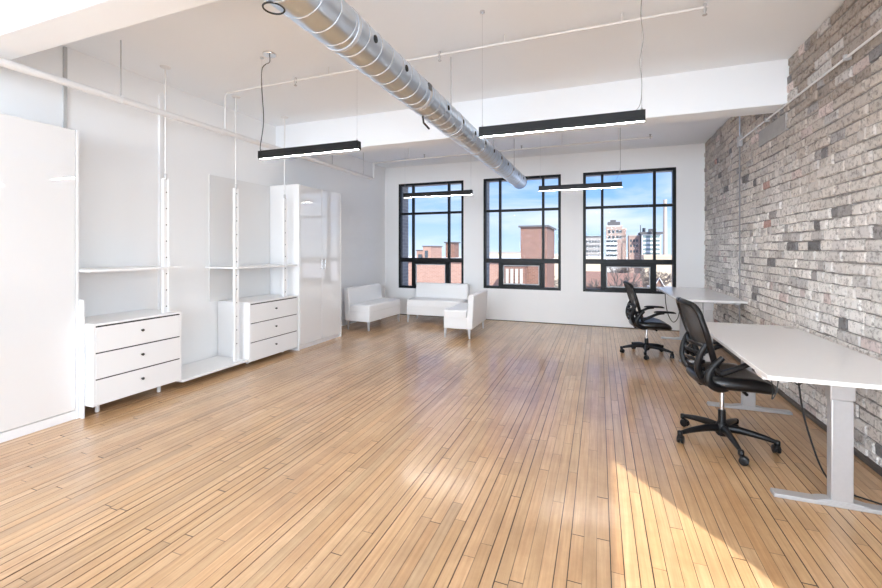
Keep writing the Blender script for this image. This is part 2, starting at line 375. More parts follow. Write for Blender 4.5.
# ------------------------------------------------------------------ pendants
def pendant(x0,x1,y,label,cord_side,cordpts):
    cr_,cm_=(.004,CORD) if cord_side=='l' else (.0022,pbsdf('grey_cord',(.25,.25,.25),.5,nscale=20,namt=.1))
    ln=x1-x0; cx=(x0+x1)/2
    t=thing('linear_pendant_light',label,'pendant light',(cx,y,2.25),0,'black linear pendant lights')
    h=ln/2
    m=MB(); m.box(-h,h,-.03,-.0102,.0,.07).box(-h,h,.0102,.03,.0,.07).box(-h,h,-.0102,.0102,.03,.07).box(-h,-h+.004,-.0102,.0102,.0,.03).box(h-.004,h,-.0102,.0102,.0,.03)
    m.build('housing',BLACK,t)
    MB().box(-h+.005,h-.005,-.010,.010,.0,.02).build('diffuser',LAMP,t)
    for s in (-1,1):
        MB().tube([(s*(h-.02),0,.066),(s*(h-.02),0,ZC-2.25)],.0012,5).build('suspension_cable',CHROME,t)
        MB().lathe([(.006,.066),(.006,.086),(.003,.091)],(s*(h-.02),0,0),10).build('cable_gripper',CHROME,t)
        MB().lathe([(.018,ZC-2.25-.012),(.018,ZC-2.25)],(s*(h-.02),0,0),14).build('ceiling_mount',CHROME,t)
    if cordpts:
        MB().tube([(p[0]-cx,p[1]-y,p[2]-2.25) for p in cordpts],cr_,8,smooth=6).build('power_cord',cm_,t)
        e=cordpts[-1]
        MB().lathe([(.055,-.016),(.06,-.008),(.06,0)],(e[0]-cx,e[1]-y,ZC-2.25),24).build('canopy',CHROME,t)
    return t
pendant(-2.97,-1.90,3.05,'black bar pendant light hanging before the wardrobe wall by a thick black cord','l',
  [(-2.95,3.05,2.31),(-2.96,3.04,2.36),(-2.93,3.05,2.6),(-2.95,3.05,2.9),(-2.95,3.05,3.08),(-2.90,3.04,3.12),(-2.84,3.03,3.13),(-2.83,3.02,3.19)])
pendant(-.845,.281,3.05,'long black bar pendant light nearest the camera right of the silver duct','r',
  [(.20,3.05,2.31),(.25,3.05,2.36),(.262,3.05,2.5),(.25,3.05,2.65),(.27,3.05,2.8),(.255,3.05,2.95),(.262,3.05,3.1),(.262,3.05,3.19)])
pendant(-2.985,-1.825,6.15,'black bar pendant light hanging in front of the leftmost window','l',None)
pendant(-.82,.285,6.15,'black bar pendant light hanging across the middle and right windows','r',
  [(.16,6.15,2.31),(.20,6.15,2.34),(.24,6.15,2.42),(.265,6.15,2.55),(.262,6.15,2.9),(.262,6.15,3.19)])
pendant(-2.97,-1.9,-.9,'added black bar pendant light for fill, unseen behind the camera on the left','l',None)  # unseen pendant added as fill light
pendant(-.845,.281,-.9,'added black bar pendant light for fill, unseen behind the camera on the right','r',None)  # second unseen pendant added for the same fill

# ------------------------------------------------------------------ duct
dx,dz,dr=-1.295,2.585,.118
t=thing('spiral_duct','round silver spiral ventilation duct hanging along the length of the ceiling','duct',(dx,-2.9,dz))
def seg(y): return y+2.9
prof=[(dr,seg(-2.9)),(dr,seg(7.22)),(dr+.004,seg(7.225)),(dr+.004,seg(7.25)),(dr-.004,seg(7.25)),(dr-.006,seg(7.18))]
MB().lathe(prof,(0,0,0),64,'y').build('duct_body',GALV,t,ang=40)
pit=.136; pts=[]; n=28; turns=int(10.1/pit)
for i in range(turns*n+1):
    a=2*PI*i/n; pts.append(((dr+.001)*math.cos(a),pit*i/n+.01,(dr+.001)*math.sin(a)))
MB().tube(pts,.0018,6).build('spiral_seam',GREY,t)
pts=[(p[0]*1.0,p[1]+.012,p[2]*1.0) for p in pts]
for y in (1.35,2.9,4.5,6.05): 
    MB().lathe([(dr+.001,seg(y)-.02),(dr+.003,seg(y)-.018),(dr+.003,seg(y)+.018),(dr+.001,seg(y)+.02)],(0,0,0),48,'y').build('coupling_band',GREY,t)
for i in range(14):
    y=2.06+.405*i
    if i==2 or y>7.1: continue
    MB().lathe([(.021,dr-.006),(.021,dr+.004),(.014,dr+.006)],(0,seg(y),0),18,'x').build('air_nozzle',HOLE,t)
MB().tube([((dr+.003)*math.cos(2*PI*k/40),seg(7.0)-seg(0)+2.9+.25,(dr+.003)*math.sin(2*PI*k/40)) for k in range(40)],.005,6,closed=True).build('end_rim',HOLE,t)
m=MB(); m.box(dr*.93,dr*1.04,seg(2.84),seg(2.90),.0,.05); m.build('damper_plate',pbsdf('dark_grey_metal',(.12,.12,.12),.5,nscale=30,namt=.1),t,bevel=.002)
m=MB(); m.tube([(-.02,seg(3.05),-dr),(-.02,seg(3.07),-dr-.05),(-.01,seg(3.16),-dr-.075)],.008,6); m.build('damper_lever',HOLE,t)
m=MB(); m.tube([(-.05+.045*math.cos(a),seg(1.46)+.045*math.sin(a),-dr-.0) for a in [2*PI*k/24 for k in range(24)]],.004,6,closed=True); m.build('access_collar',HOLE,t)
for y in (.4,1.9,3.67,5.35,6.75):
    g=MB().tube([(0,seg(y),dr),(0,seg(y),ZC-dz)],.005,8); h_=g.build('hanger_rod',GREY,t)
    MB().lathe([(dr+.001,seg(y)-.012),(dr+.004,seg(y)-.012),(dr+.004,seg(y)+.012),(dr+.001,seg(y)+.012)],(0,0,0),40,'y').build('hanger_strap',GREY,h_)

# ------------------------------------------------------------------ sprinkler pipes
t=thing('sprinkler_pipe','white sprinkler pipe running along the left wall then across before the windows','pipe',(-3.84,0,2.69))
MB().tube([(0,-6.4,0),(0,6.6,0)],.029,14).build('long_pipe',WHITEP,t)
MB().tube([(0,6.58,0),(0,6.64,.005),(0,6.66,.04),(0,6.66,.24),(.01,6.66,.28),(.06,6.66,.29)],.017,12,smooth=4).build('riser',WHITEP,t)
MB().tube([(.04,6.66,.29),(4.55,6.66,.325)],.013,12).build('cross_pipe',WHITEP,t)
for x in (1.0,2.68,4.52):
    MB().lathe([(.008,-.015),(.012,.0),(.012,.02),(.006,.03),(.018,.045),(.018,.048)],(x,6.66,.32),12).build('sprinkler_head',GREY,t)
for x in (.7,1.9,3.3,4.1): MB().tube([(x,6.66,.31),(x,6.66,ZC-2.69)],.004,6).build('hanger_rod',WHITEP,t)
for y in (-.9,.7,2.37,5.4,6.3):
    h_=MB().tube([(0,y,.02),(0,y,ZC-2.69)],.005,6).build('hanger_rod',GREY,t)
    MB().tube([(.03*math.cos(a),y,.03*math.sin(a)) for a in [2*PI*k/16 for k in range(16)]],.004,6,closed=True).build('clevis_ring',WHITEP,h_)
for y in (1.2,3.43): MB().lathe([(.033,y-.05),(.033,y+.05)],(0,0,0),14,'y').build('coupling',WHITEP,t)
t=thing('sprinkler_branch_pipe','thin white sprinkler branch pipe crossing just below the ceiling in front of the beam','pipe',(-3.84,3.44,2.72))
MB().tube([(0,0,0),(0,0,.36),(.02,0,.395),(.06,0,.40),(4.56,0,.405)],.010,12).build('branch_pipe',WHITEP,t)
for x in (.95,2.52,4.54):
    MB().lathe([(.016,-.045),(.016,-.042),(.006,-.03),(.012,-.015),(.012,.03),(.008,.04)],(x,0,.395),12).build('sprinkler_head',GREY,t)
for x in (.5,1.35,3.1,4.0): MB().tube([(x,0,.4),(x,0,ZC-2.72)],.004,6).build('hanger_rod',WHITEP,t)

CONDUIT=pbsdf('weathered_conduit',(.30,.30,.31),.5,metal=.5,nscale=20,namt=.15)
# conduit on brick wall
t=thing('electrical_conduit','galvanised metal conduit with junction box running up and along the brick wall','conduit',(XR-.03,6.15,.05))
MB().tube([(0,0,.0),(0,0,2.66)],.008,10).build('vertical_conduit',CONDUIT,t)
MB().tube([(0,0,2.74),(0,0,ZC-.075)],.008,10).build('upper_conduit',GALV,t)
MB().box(-.02,.022,-.04,.04,2.63,2.76).build('junction_box',GREY,t,bevel=.004)
MB().tube([(-.005,-.03,2.70),(-.005,-12,2.70)],.0085,12).build('horizontal_conduit',WHITEP,t)
for y in (-.9,-2.4,-4): MB().box(-.02,.022,y-.01,y+.01,2.68,2.72).build('pipe_clip',GREY,t)

# ------------------------------------------------------------------ tall wardrobes
t=thing('wardrobe','glossy white two door wardrobe standing left of the corner sofas','wardrobe',(XL+.01,4.73,0))
D=.515
MB().box(0,D-.022,0,.98,.06,2.31).build('body',LAC,t,bevel=.002)
MB().box(.02,D-.03,.01,.97,0,.06).build('plinth',LAC,t)
for yy in (-.02,.981): MB().box(0,D-.002,yy,yy+.019,0,2.315).build('side_panel',LAC,t,bevel=.0015)
for i in (0,1):
    d=MB().box(D-.02,D,.003+.489*i,.486+.489*i,.065,2.305).build('door',GLOSS,t,bevel=.002)
    y=.45 if i==0 else .53
    MB().tube([(D,y,1.12),(D+.03,y,1.12),(D+.03,y,1.25),(D,y,1.25)],.006,8).build('handle',CHROME,d)
t=thing('wardrobe','large glossy white wardrobe at the left edge without visible handles','wardrobe',(XL+.01,.55,0))
D=.36
MB().box(0,D-.022,0,1.60,.07,2.39).build('body',LAC,t,bevel=.002)
MB().box(.02,D-.008,0,1.6,0,.07).build('plinth',LAC,t)
MB().box(0,D+.003,1.602,1.622,0,2.395).build('side_panel',LAC,t,bevel=.0015)
for i in (0,1): MB().box(D-.02,D,.004+.8*i,.798+.8*i,.078,2.388).build('door',GLOSS,t,bevel=.002)
tag(MB().box(XL+.02,-4.0,2.176,2.19,0,.985).build('end_panel',LAC,bevel=.002),'low narrow white end panel between the large wardrobe and the left drawers','panel')

# ------------------------------------------------------------------ drawers, shelves, uprights
def drawers(y0,y1,z0,z1,label,feet):
    t=thing('drawer_unit',label,'drawer unit',(XL+.01,y0,0),0,'white three drawer units'); D=.51; w=y1-y0
    MB().box(0,D-.04,.021,w-.021,z0,z1-.019).build('body',LAC,t)
    MB().box(0,D,0,w,z1-.018,z1).build('top_panel',LAC,t,bevel=.002)
    h=(z1-.021-z0-.004)/3
    for i in range(3):
        d=MB().box(D-.022,D-.002,.022,w-.022,z0+.004+h*i,z0+h*(i+1)-.006).build('drawer',LAC,t,bevel=.0015)
        MB().box(D-.03,D-.004,.02,w-.02,z0+h*(i+1)-.006,z0+h*(i+1)+.003).build('shadow_gap',HOLE,d)
        MB().lathe([(.006,D-.004),(.006,D+.012),(.012,D+.016),(.012,D+.022)],(0,w/2,z0+h*(i+.5)+.02),14,'x').build('knob',pbsdf('dark_knob',(.05,.05,.05),.35,metal=.6,nscale=20,namt=.1),d)
    for yy in (0,w-.02): MB().box(0,D-.004,yy,yy+.02,z0,z1-.0185).build('side_panel',LAC,t,bevel=.0015)
    for yy in (.12,w-.12):
        for xx in (.1,D-.16): MB().lathe([(.014,0),(.018,.008),(.014,z0)],(xx,yy,0),12).build('foot',LAC,t)
drawers(2.196,2.975,.10,.785,'white three drawer unit nearest the camera beside the large wardrobe',1)
drawers(3.84,4.69,.055,.77,'white three drawer unit standing against the two door wardrobe',1)
tag(MB().box(XL+.01,-3.91,2.99,3.825,.07,.095).build('floor_shelf',LAC,bevel=.002),'low white floor level shelf board between the two drawer units','shelf')
tag(MB().box(XL+.01,-3.91,2.18,2.99,1.215,1.235).build('wall_shelf',LAC,bevel=.002),'thin white wall shelf above the drawer unit nearest the camera','shelf','white wall shelves')
tag(MB().box(XL+.01,-3.91,3.66,4.69,1.178,1.198).build('wall_shelf',LAC,bevel=.002),'thin white wall shelf above the drawer unit beside the two door wardrobe','shelf','white wall shelves')
tag(MB().box(XL+.001,XL+.016,3.72,4.70,.772,2.31).build('back_panel',pbsdf('pale_grey_panel',(.77,.77,.765),.5,nscale=5,namt=.01),bevel=.001),'pale grey back panel on the wall left of the two door wardrobe','panel')
for (zb_,yc,lab,ztop) in ((.786,2.875,'white perforated shelf upright rising behind the nearer drawer unit',2.1),(.096,3.725,'middle white perforated shelf upright between the two wall shelves',2.12),(.771,4.535,'white perforated shelf upright closest to the two door wardrobe',2.1)):
    t=thing('shelf_upright',lab,'shelf upright',(-3.975,yc,0),0,'white perforated shelf uprights')
    MB().box(-.035,0,-.03,-.014,zb_,ztop).box(-.035,-.006,-.014,.014,zb_,ztop).box(-.035,.0,.014,.03,zb_,ztop).build('post',LAC,t,bevel=.0015)
    m=MB()
    k=max(.30,zb_+.06)
    while k<ztop:
        m.lathe([(.006,-.0062),(.006,-.0045)],(0,0,k),10,'x'); k+=.16
    m.build('pin_holes',HOLE,t)
    MB().tube([(-.018,0,ztop-.02),(-.018,0,ZC)],.009,10).build('ceiling_rod',WHITEP,t)
    MB().lathe([(.012,ZC-.02),(.045,ZC-.008),(.05,ZC)],(-.018,0,0),18).build('ceiling_flange',WHITEP,t)
    MB().tube([(-.018,0,ztop-.01),(-.018,0,ztop+.05)],.014,10).build('rod_socket',GREY,t)
tag(MB().box(XL+.0,XL+.03,3.10,3.135,.0,3.06).build('wall_rail',LAC,bevel=.002),'white vertical rail on the left wall just behind the nearest shelf upright','rail')
tag(MB().box(XL,XL+.02,2.25,2.275,2.3,3.19).build('wall_conduit',pbsdf('grey_strip',(.5,.5,.5),.5,nscale=20,namt=.05)),'grey vertical strip on the left wall above the large wardrobe','strip')

# ------------------------------------------------------------------ sofas
def sofa(label,loc,rz,L,dp=.47,zt=.73):
    # local: length along +x, back toward +y, front edge at y=0
    t=thing('sofa',label,'sofa',loc,rz,'armless white sofas')
    MB().box(.004,L-.004,.002,dp,.15,.34).build('base',LEATHER,t,bevel=.012,seg=3)
    MB().box(0,L,-.002,dp-.01,.30,.445).build('seat',LEATHER,t,bevel=.028,seg=4)
    m=MB(); m.hexa([(0,dp-.02,.15),(L,dp-.02,.15),(L,dp+.085,.15),(0,dp+.085,.15)],[(0,dp+.02,zt),(L,dp+.02,zt),(L,dp+.115,zt),(0,dp+.115,zt)])
    m.build('backrest',LEATHER,t,bevel=.02,seg=4)
    for (x,y) in ((.03,.03),(L-.03,.03),(.03,dp+.03),(L-.03,dp+.03)):
        sx=-.006 if x<.5 else .006; sy=-.006 if y<.2 else .006
        m=MB(); a,b_=.02,.012
        m.hexa([(x+sx-b_,y+sy-b_,0),(x+sx+b_,y+sy-b_,0),(x+sx+b_,y+sy+b_,0),(x+sx-b_,y+sy+b_,0)],[(x-a,y-a,.155),(x+a,y-a,.155),(x+a,y+a,.155),(x-a,y+a,.155)])
        m.build('leg',GREY,t,bevel=.002)
    return t
# S1 back to left wall: front toward +x ; local +y -> -X : rz=90deg -> local x -> +Y, local y -> -X
sofa('armless white sofa with its back to the left wall next to the wardrobe',(-3.70,6.26,0),R(90-3),1.10,.42)
# S2 back to window wall
sofa('armless white sofa with its back under the leftmost window',(-3.49,7.30,0),R(2),1.10,.47)
# S3 back to the right: front toward -x ; local y -> +X : rz=-90 : local x -> -Y
sofa('armless white sofa nearest the camera with its back turned to the room',(-2.37,7.25,0),R(-90+2),1.0,.39,.69)

# ------------------------------------------------------------------ desks
def desk(label,cx,y0,y1,w,ztop,rz,extra=False):
    L=y1-y0; t=thing('standing_desk',label,'desk',(cx,(y0+y1)/2,0),rz,'height adjustable white desks'); h=L/2; a=w/2
    MB().box(-a,a,-h,h,ztop-.025,ztop).build('desktop',DESKM,t,bevel=.003)
    MB().box(-.30,-.26,-h+.1,h-.1,ztop-.06,ztop-.026).box(.26,.30,-h+.1,h-.1,ztop-.06,ztop-.026).build('side_rail',GREY,t,bevel=.002)
    for s in (-1,1):
        y=s*(h-.18)
        br=MB().box(-.33,.33,y-.028,y+.028,ztop-.055,ztop-.026).build('end_bracket',GREY,t,bevel=.002)
        m=MB()
        for x in (-.09,-.05,.05,.09): m.lathe([(.006,y-.031),(.006,y-.0275)],(x,0,ztop-.04),8,'y')
        m.build('bolts',CHROME,br)
        lg=MB().box(-.055,.055,y-.032,y+.032,ztop-.14,ztop-.045).build('leg',GREY,t,bevel=.006)
        MB().box(-.049,.049,y-.027,y+.027,.028,ztop-.14).build('lower_column',GREY,lg,bevel=.006)
        m=MB(); m.hexa([(-.31,y-.035,0),(.31,y-.035,0),(.31,y+.035,0),(-.31,y+.035,0)],[(-.305,y-.033,.022),(.305,y-.033,.022),(.305,y+.033,.022),(-.305,y+.033,.022)])
        m.hexa([(-.12,y-.033,.022),(.12,y-.033,.022),(.12,y+.033,.022),(-.12,y+.033,.022)],[(-.07,y-.03,.034),(.07,y-.03,.034),(.07,y+.03,.034),(-.07,y+.03,.034)])
        m.build('foot',GREY,t,bevel=.004)
    MB().box(-.08,.08,-.12,.12,ztop-.075,ztop-.061).box(-.26,.26,-.02,.02,ztop-.061,ztop-.03).build('control_box',PLASTIC,t,bevel=.004)
    MB().box(a-.1,a-.04,h-.14,h-.08,ztop+.0005,ztop+.003).build('grommet',pbsdf('grey_grommet',(.35,.34,.33),.5,nscale=20,namt=.05),t,bevel=.001)
    if extra:
        MB().box(-a+.015,-a+.075,-h+.16,-h+.30,ztop-.052,ztop-.026).build('height_switch',PLASTIC,t,bevel=.004)
        m=MB(); m.hexa([(-a+.01,-h+.10,ztop-.050),(-a+.05,-h+.10,ztop-.050),(-a+.05,-h+.2,ztop-.05),(-a+.01,-h+.2,ztop-.05)],[(-a+.0,-h+.10,ztop-.026),(-a+.05,-h+.10,ztop-.026),(-a+.05,-h+.2,ztop-.026),(-a+.0,-h+.2,ztop-.026)])
        m.build('paper_tag',PAPER,t)
        MB().tube([(-a+.06,-h+.16,ztop-.04),(-a+.05,-h+.08,ztop-.09),(-a+.035,-h+.05,ztop-.14),(-a+.05,-h+.04,ztop-.10),(-a+.06,-h+.04,ztop-.03)],.003,6,smooth=5).build('switch_wire',CORD,t)
        MB().tube([(-a+.14,-h+.1,ztop-.03),(-a+.17,-h+.1,ztop-.062),(-a+.2,-h+.1,ztop-.03)],.004,6,smooth=5).build('cable_loop',CORD,t)
    return t
desk('white standing desk nearest the camera with grey legs along the brick wall',1.228,2.735,4.57,.77,.722,R(.4),True)
desk('white standing desk closest to the window wall, behind the nearer desk',1.235,5.78,7.60,.72,.80,R(1))
tag(MB().tube([(1.09,3.0,.69),(1.075,2.99,.66),(1.10,2.99,.45),(1.15,2.98,.24),(1.20,2.99,.12),(1.29,3.06,.02),(1.40,3.02,.006),(1.50,2.97,.006),(1.61,2.95,.006)],.005,8,smooth=8).build('power_cable',CORD),'black power cable dropping from the nearest desk to the floor by the brick wall','cable')
tag(MB().tube([(.92,7.05,.77),(.93,7.05,.60),(.97,7.1,.42),(1.05,7.2,.30),(1.13,7.3,.36),(1.17,7.36,.55)],.006,8,smooth=8).build('desk_cable',CORD),'dark cable looping under the desk closest to the windows','cable')

# ------------------------------------------------------------------ office chair (faces +x)
def chair(loc,rz,dz,label,brot,arm_in=0):
    t=thing('office_chair',label,'office chair',loc,rz,'black mesh office chairs')
    ba=MB(); ba.lathe([(.03,.055),(.042,.07),(.044,.12),(.034,.145),(.03,.15)],(0,0,0),20)
    for k in range(5):
        a=brot+2*PI*k/5; d=Vector((math.cos(a),math.sin(a),0)); 
        ba.tube([d*.02+Vector((0,0,.108)),d*.10+Vector((0,0,.112)),d*.22+Vector((0,0,.098)),d*.315+Vector((0,0,.078))],[.030,.027,.021,.014],10,ry=.024,up=(0,0,1),smooth=4)
        ba.lathe([(.016,.058),(.018,.064),(.018,.088),(.012,.094)],(d.x*.315,d.y*.315,0),12)
    ba.build('base',PLASTIC,t,ang=50)
    for k in range(5):
        a=brot+2*PI*k/5; e=Vector((math.cos(a),math.sin(a),0))*.315; q=a+1.1+.7*k
        fw=Vector((math.cos(q),math.sin(q),0)); sd=Vector((-fw.y,fw.x,0)); c=e+fw*.016
        m=MB()
        for s in (-1,1):
            o=c+sd*.013*s
            m.tube([o+sd*(-.009)+Vector((0,0,.0275)),o+sd*(-.007)+Vector((0,0,.0275)),o+sd*.007+Vector((0,0,.0275)),o+sd*.009+Vector((0,0,.0275))],[.023,.0272,.0272,.023],18)
        m.tube([e+Vector((0,0,.062)),e+Vector((0,0,.05)),c+Vector((0,0,.038))],[.009,.012,.009],8)
        m.tube([c+fw*.02+Vector((0,0,.044)),c+Vector((0,0,.058)),c-fw*.022+Vector((0,0,.046))],.017,8,ry=.004,up=sd)
        m.build('caster',PLASTIC,t,ang=40)
    MB().lathe([(.026,.14),(.024,.20+dz*.4),(.022,.215+dz*.4)],(0,0,0),18).build('column_cover',PLASTIC,t)
    MB().lathe([(.0145,.2+dz*.4),(.0145,.37+dz)],(0,0,0),16).build('gas_lift',CHROME,t)
    up=bpy.data.objects.new
    Z=dz
    m=MB(); m.box(-.13,.09,-.075,.075,.365+Z,.40+Z); m.box(-.16,-.05,-.04,.04,.35+Z,.385+Z); mech=m.build('tilt_mechanism',PLASTIC,t,bevel=.01)
    m=MB(); m.tube([(.05,-.06,.38+Z),(.06,-.13,.372+Z),(.07,-.19,.362+Z)],.006,8,smooth=4); m.tube([(.07,-.17,.364+Z),(.075,-.21,.358+Z)],.011,8); m.build('lever',PLASTIC,mech)
    MB().lathe([(.022,.0),(.025,.01),(.022,.05)],(.1,0,.335+Z),14).build('tension_knob',PLASTIC,mech)
    # seat cushion: superellipse plan, rounded section, waterfall front
    m=MB(); nu,nv=40,8; W2,Dp=.25,.245
    def top(u,s):
        a=2*PI*u/nu; ca,sa=math.cos(a),math.sin(a); e=.55
        x=Dp*math.copysign(abs(ca)**e,ca)*s+.038; y=W2*math.copysign(abs(sa)**e,sa)*s
        if x<0: y*=(1-.12*(x/-.22))
        return x,y
    rings=[]
    prof=[(.0,.452),(.35,.451),(.65,.455),(.85,.458),(.95,.45),(1.0,.432),(1.01,.412),(.97,.392),(.86,.378),(.0,.378)]
    for s,z in prof:
        ring=[]
        for u in range(nu):
            x,y=top(u,max(s,.001)); zz=z
            if x>.08: zz-=((x-.08)/.19)**2*.045
            if x>.08 and z<.42: zz+= ((x-.08)/.19)**2*.012
            zz+=.012*(abs(y)/.25)**2 if z>.44 else 0
            ring.append((x,y,zz+Z))
        rings.append(ring)
    for r_ in rings: m.v+=r_
    for i in range(len(rings)-1):
        for u in range(nu):
            u2=(u+1)%nu; m.f.append([i*nu+u,(i+1)*nu+u,(i+1)*nu+u2,i*nu+u2]); m.t.append(None)
    m.build('seat',SEATM,t,ang=80)
    # backrest frame loop
    def bx(z):   # profile of back leaning
        return -.122-.31*max(0,z-.5)
    hw=lambda z:.165+.065*min(1,(z-.45)/.32)-.02*max(0,(z-.80)/.15)
    zs=[.45,.52,.60,.68,.76,.84,.90]
    Lp=[(bx(z)+.03*(1)*(1+.3*(z<.5)),-hw(z),z+Z) for z in zs]; Rp=[(p[0],-p[1],p[2]) for p in Lp]
    topz=.955
    loop=Lp+[(bx(.94)+.02,-.175,.943+Z),(bx(.955)-.005,-.06,topz+Z+.004),(bx(.955)-.005,.06,topz+Z+.004),(bx(.94)+.02,.175,.943+Z)]+Rp[::-1]+[(bx(.45)+.0,.08,.435+Z),(bx(.45),-.08,.435+Z)]
    fo=MB().tube(loop,.016,10,closed=True,ry=.021,up=(0,1,0),smooth=5).build('backrest',PLASTIC,t,ang=60)
    m=MB(); nz,ny=14,12
    for i in range(nz+1):
        z=.655+(.94-.655)*i/nz
        for j in range(ny+1):
            v=-1+2*j/ny; w=hw(z)*(1 if z<.9 else 1-.25*((z-.9)/.04)**2*.6)
            m.v.append((bx(z)+.03-.035*(1-v*v),v*w*.99,z+Z))
    for i in range(nz):
        for j in range(ny):
            a=i*(ny+1)+j; m.f.append([a,a+1,a+ny+2,a+ny+1]); m.t.append(None)
    m.build('mesh_panel',MESHF,fo)
    for z,xb in ((.665,-.215),(.61,-.228),(.555,-.232),(.50,-.222)):
        w_=hw(z)*.92; xr=-.16-.01*(z-.5)/.15
        MB().tube([(xr,-w_,z+Z),(xb+.03,-w_*.72,z+Z),(xb,0,z+Z),(xb+.03,w_*.72,z+Z),(xr,w_,z+Z)],.007,8,ry=.013,up=(1,0,0),smooth=5).build('lumbar_bar',PLASTIC,fo)
    for s in (-1,1):   # outer shell wings bulging to the rear
        MB().tube([(-.152,s*.212,.70+Z),(-.182,s*.198,.65+Z),(-.205,s*.182,.57+Z),(-.205,s*.166,.50+Z),(-.17,s*.14,.43+Z),(-.10,s*.08,.385+Z)],[.010,.014,.018,.019,.018,.014],10,ry=.024,up=(0,1,0),smooth=5).build('back_bracket',PLASTIC,fo)
    for s in (-1,1):
        y=s*.262
        ar=MB().tube([(-.04,s*.20,.385+Z),(-.11,s*.245,.395+Z),(-.165,y,.435+Z),(-.17,y,.49+Z),(-.135,y,.555+Z),(-.085,y,.61+Z)],[.016,.021,.022,.021,.019,.015],10,ry=.026,up=(0,1,0),smooth=6).build('armrest',PLASTIC,t,ang=60)
        MB().tube([(-.10,y,.50+Z),(-.05,y,.52+Z),(.02,y,.555+Z),(.08,y,.582+Z),(.15,y,.592+Z)],[.026,.024,.022,.021,.018],10,ry=.020,up=(0,1,0),smooth=5).build('arm_support',PLASTIC,ar,ang=60)
        MB().tube([(-.155,y,.555+Z),(-.10,y,.50+Z)],.018,10).build('pivot_link',PLASTIC,ar)
        MB().tube([(.03,y,.600+Z),(.07,y,.606+Z),(.16,y,.606+Z),(.25,y,.602+Z),(.285,y,.594+Z)],[.018,.036,.042,.038,.016],12,ry=.015,up=(0,1,0),smooth=5).build('arm_pad',PLASTIC,ar,ang=60)
    return t
chair((.832,3.56,0),R(6),.065,'black mesh office chair nearest the camera pushed up to the nearer desk',R(-84-6))
chair((.59,6.22,0),R(7),.0,'black mesh office chair in front of the right window beside the far desk',R(-98-7))

# ------------------------------------------------------------------ outside
MB().box(XL-6,XR+8,YB+.6,YB+12.6,-1.35,-1.15).build('bounce_slab',pbsdf('white_bounce_surface',(.85,.86,.88),.8,nscale=1,namt=.03),kind='structure')  # unseen white slab added to bounce sunlight up through the windows
G0=-13.0
GROUND=pbsdf('pale_bounce_ground',(.62,.61,.60),.95,nscale=.15,namt=.3)  # ground with some snow, lightened to bounce light up to the ceiling
MB().box(-500,500,-400,900,G0-1,G0).build('ground',GROUND,kind='structure')
PINK=facade('pink_brick',(.40,.235,.185),(.34,.19,.15),(.42,.33,.29))  # plain pink brick tone
BROWN=facade('brown_brick',(.24,.12,.09),(.18,.09,.07),(.26,.19,.16))
RED=pbsdf('hazy_red_panel',(.36,.26,.23),.9,nscale=2,namt=.15)  # distance haze greyed into the red
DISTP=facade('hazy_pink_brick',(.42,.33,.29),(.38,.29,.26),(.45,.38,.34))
BEIGE=pbsdf('beige_stone',(.62,.53,.42),.9,nscale=1,namt=.12)
GREYB=pbsdf('grey_concrete_block',(.40,.38,.37),.9,nscale=1,namt=.12)
WHITEB=pbsdf('pale_cladding',(.72,.73,.74),.7,nscale=1,namt=.05)
DARKW=pbsdf('dark_window_glass',(.07,.09,.11),.15,nscale=1,namt=.2)
TEAL=pbsdf('green_grey_glazing',(.20,.27,.28),.2,nscale=1,namt=.2)
ROOFD=pbsdf('dark_roofing',(.12,.12,.13),.9,nscale=1,namt=.2)
ROOFR=pbsdf('red_tiled_roof',(.27,.16,.13),.9,nscale=2,namt=.25)
SNOW=pbsdf('white_coping',(.8,.8,.8),.7,nscale=2,namt=.05)
def bldg(name,label,x0,x1,y0,y1,z1,mat,wins=(),wmat=None,roof=None,rh=.2,cat='building',over=.1,base=None):
    global G0
    G0s=G0; G0=G0 if base is None else base
    t=thing(name,label,cat,((x0+x1)/2,y0,G0)); cx=(x0+x1)/2
    MB().box(x0-cx,x1-cx,0,y1-y0,0,z1-G0).build('wall',mat,t)
    if roof: MB().box(x0-cx-over,x1-cx+over,-over,y1-y0+over,z1-G0,z1-G0+rh).build('roof',roof,t)
    for (a,b_,c,d) in wins:
        MB().box(a-cx,b_-cx,-.06,.02,c-G0,d-G0).build('window',wmat or DARKW,t)
    G0=G0s
    return t
bldg('brick_building','long low pink brick building with a white coping across the courtyard',-17,-3.99,22,34,.72,PINK,roof=SNOW,rh=.12)
wn=[(-4.6+.44*k,-4.28+.44*k,-1.7,-.1) for k in range(0)]
t=bldg('brick_tower','tall brown brick tower rising beside the low pink building, seen in the middle window',-3.75,-2.45,21.25,25,2.55,BROWN,roof=ROOFD,rh=.08)
bldg('brick_wing','brown brick wing with tall pale windows seen below the brick tower',-4.4,-3.38,20.3,21.0,.66,BROWN,[(-4.3+.23*k,-4.16+.23*k,-.35,.48) for k in range(4)],pbsdf('pale_blind',(.42,.40,.37),.8,nscale=2,namt=.1),roof=SNOW,rh=.06)
bldg('rooftop_shed','pink brick rooftop block with a dark opening left in the first window',-10.76,-10.2,25,27,1.62,PINK,[(-10.6,-10.4,.9,1.35)],roof=ROOFD,rh=.05,over=.05,base=.845)
bldg('rooftop_shed','small flat roofed pale pink block at the left in the first window',-11.75,-11.2,26.2,28,1.35,PINK,[(-11.6,-11.35,.85,1.1)],roof=ROOFD,rh=.05,over=.05,base=.845)
bldg('chimney_block','broad dark brown brick chimney block in the first window',-10.4,-9.72,28.3,29.3,1.9,BROWN,roof=ROOFD,rh=.08,base=.845)
bldg('distant_house','row of distant pale buildings seen left in the middle window',-40,-22,140,150,.2,BEIGE,[(-39+2*k,-38+2*k,-3,-1.5) for k in range(8)],roof=GREYB,rh=.5)
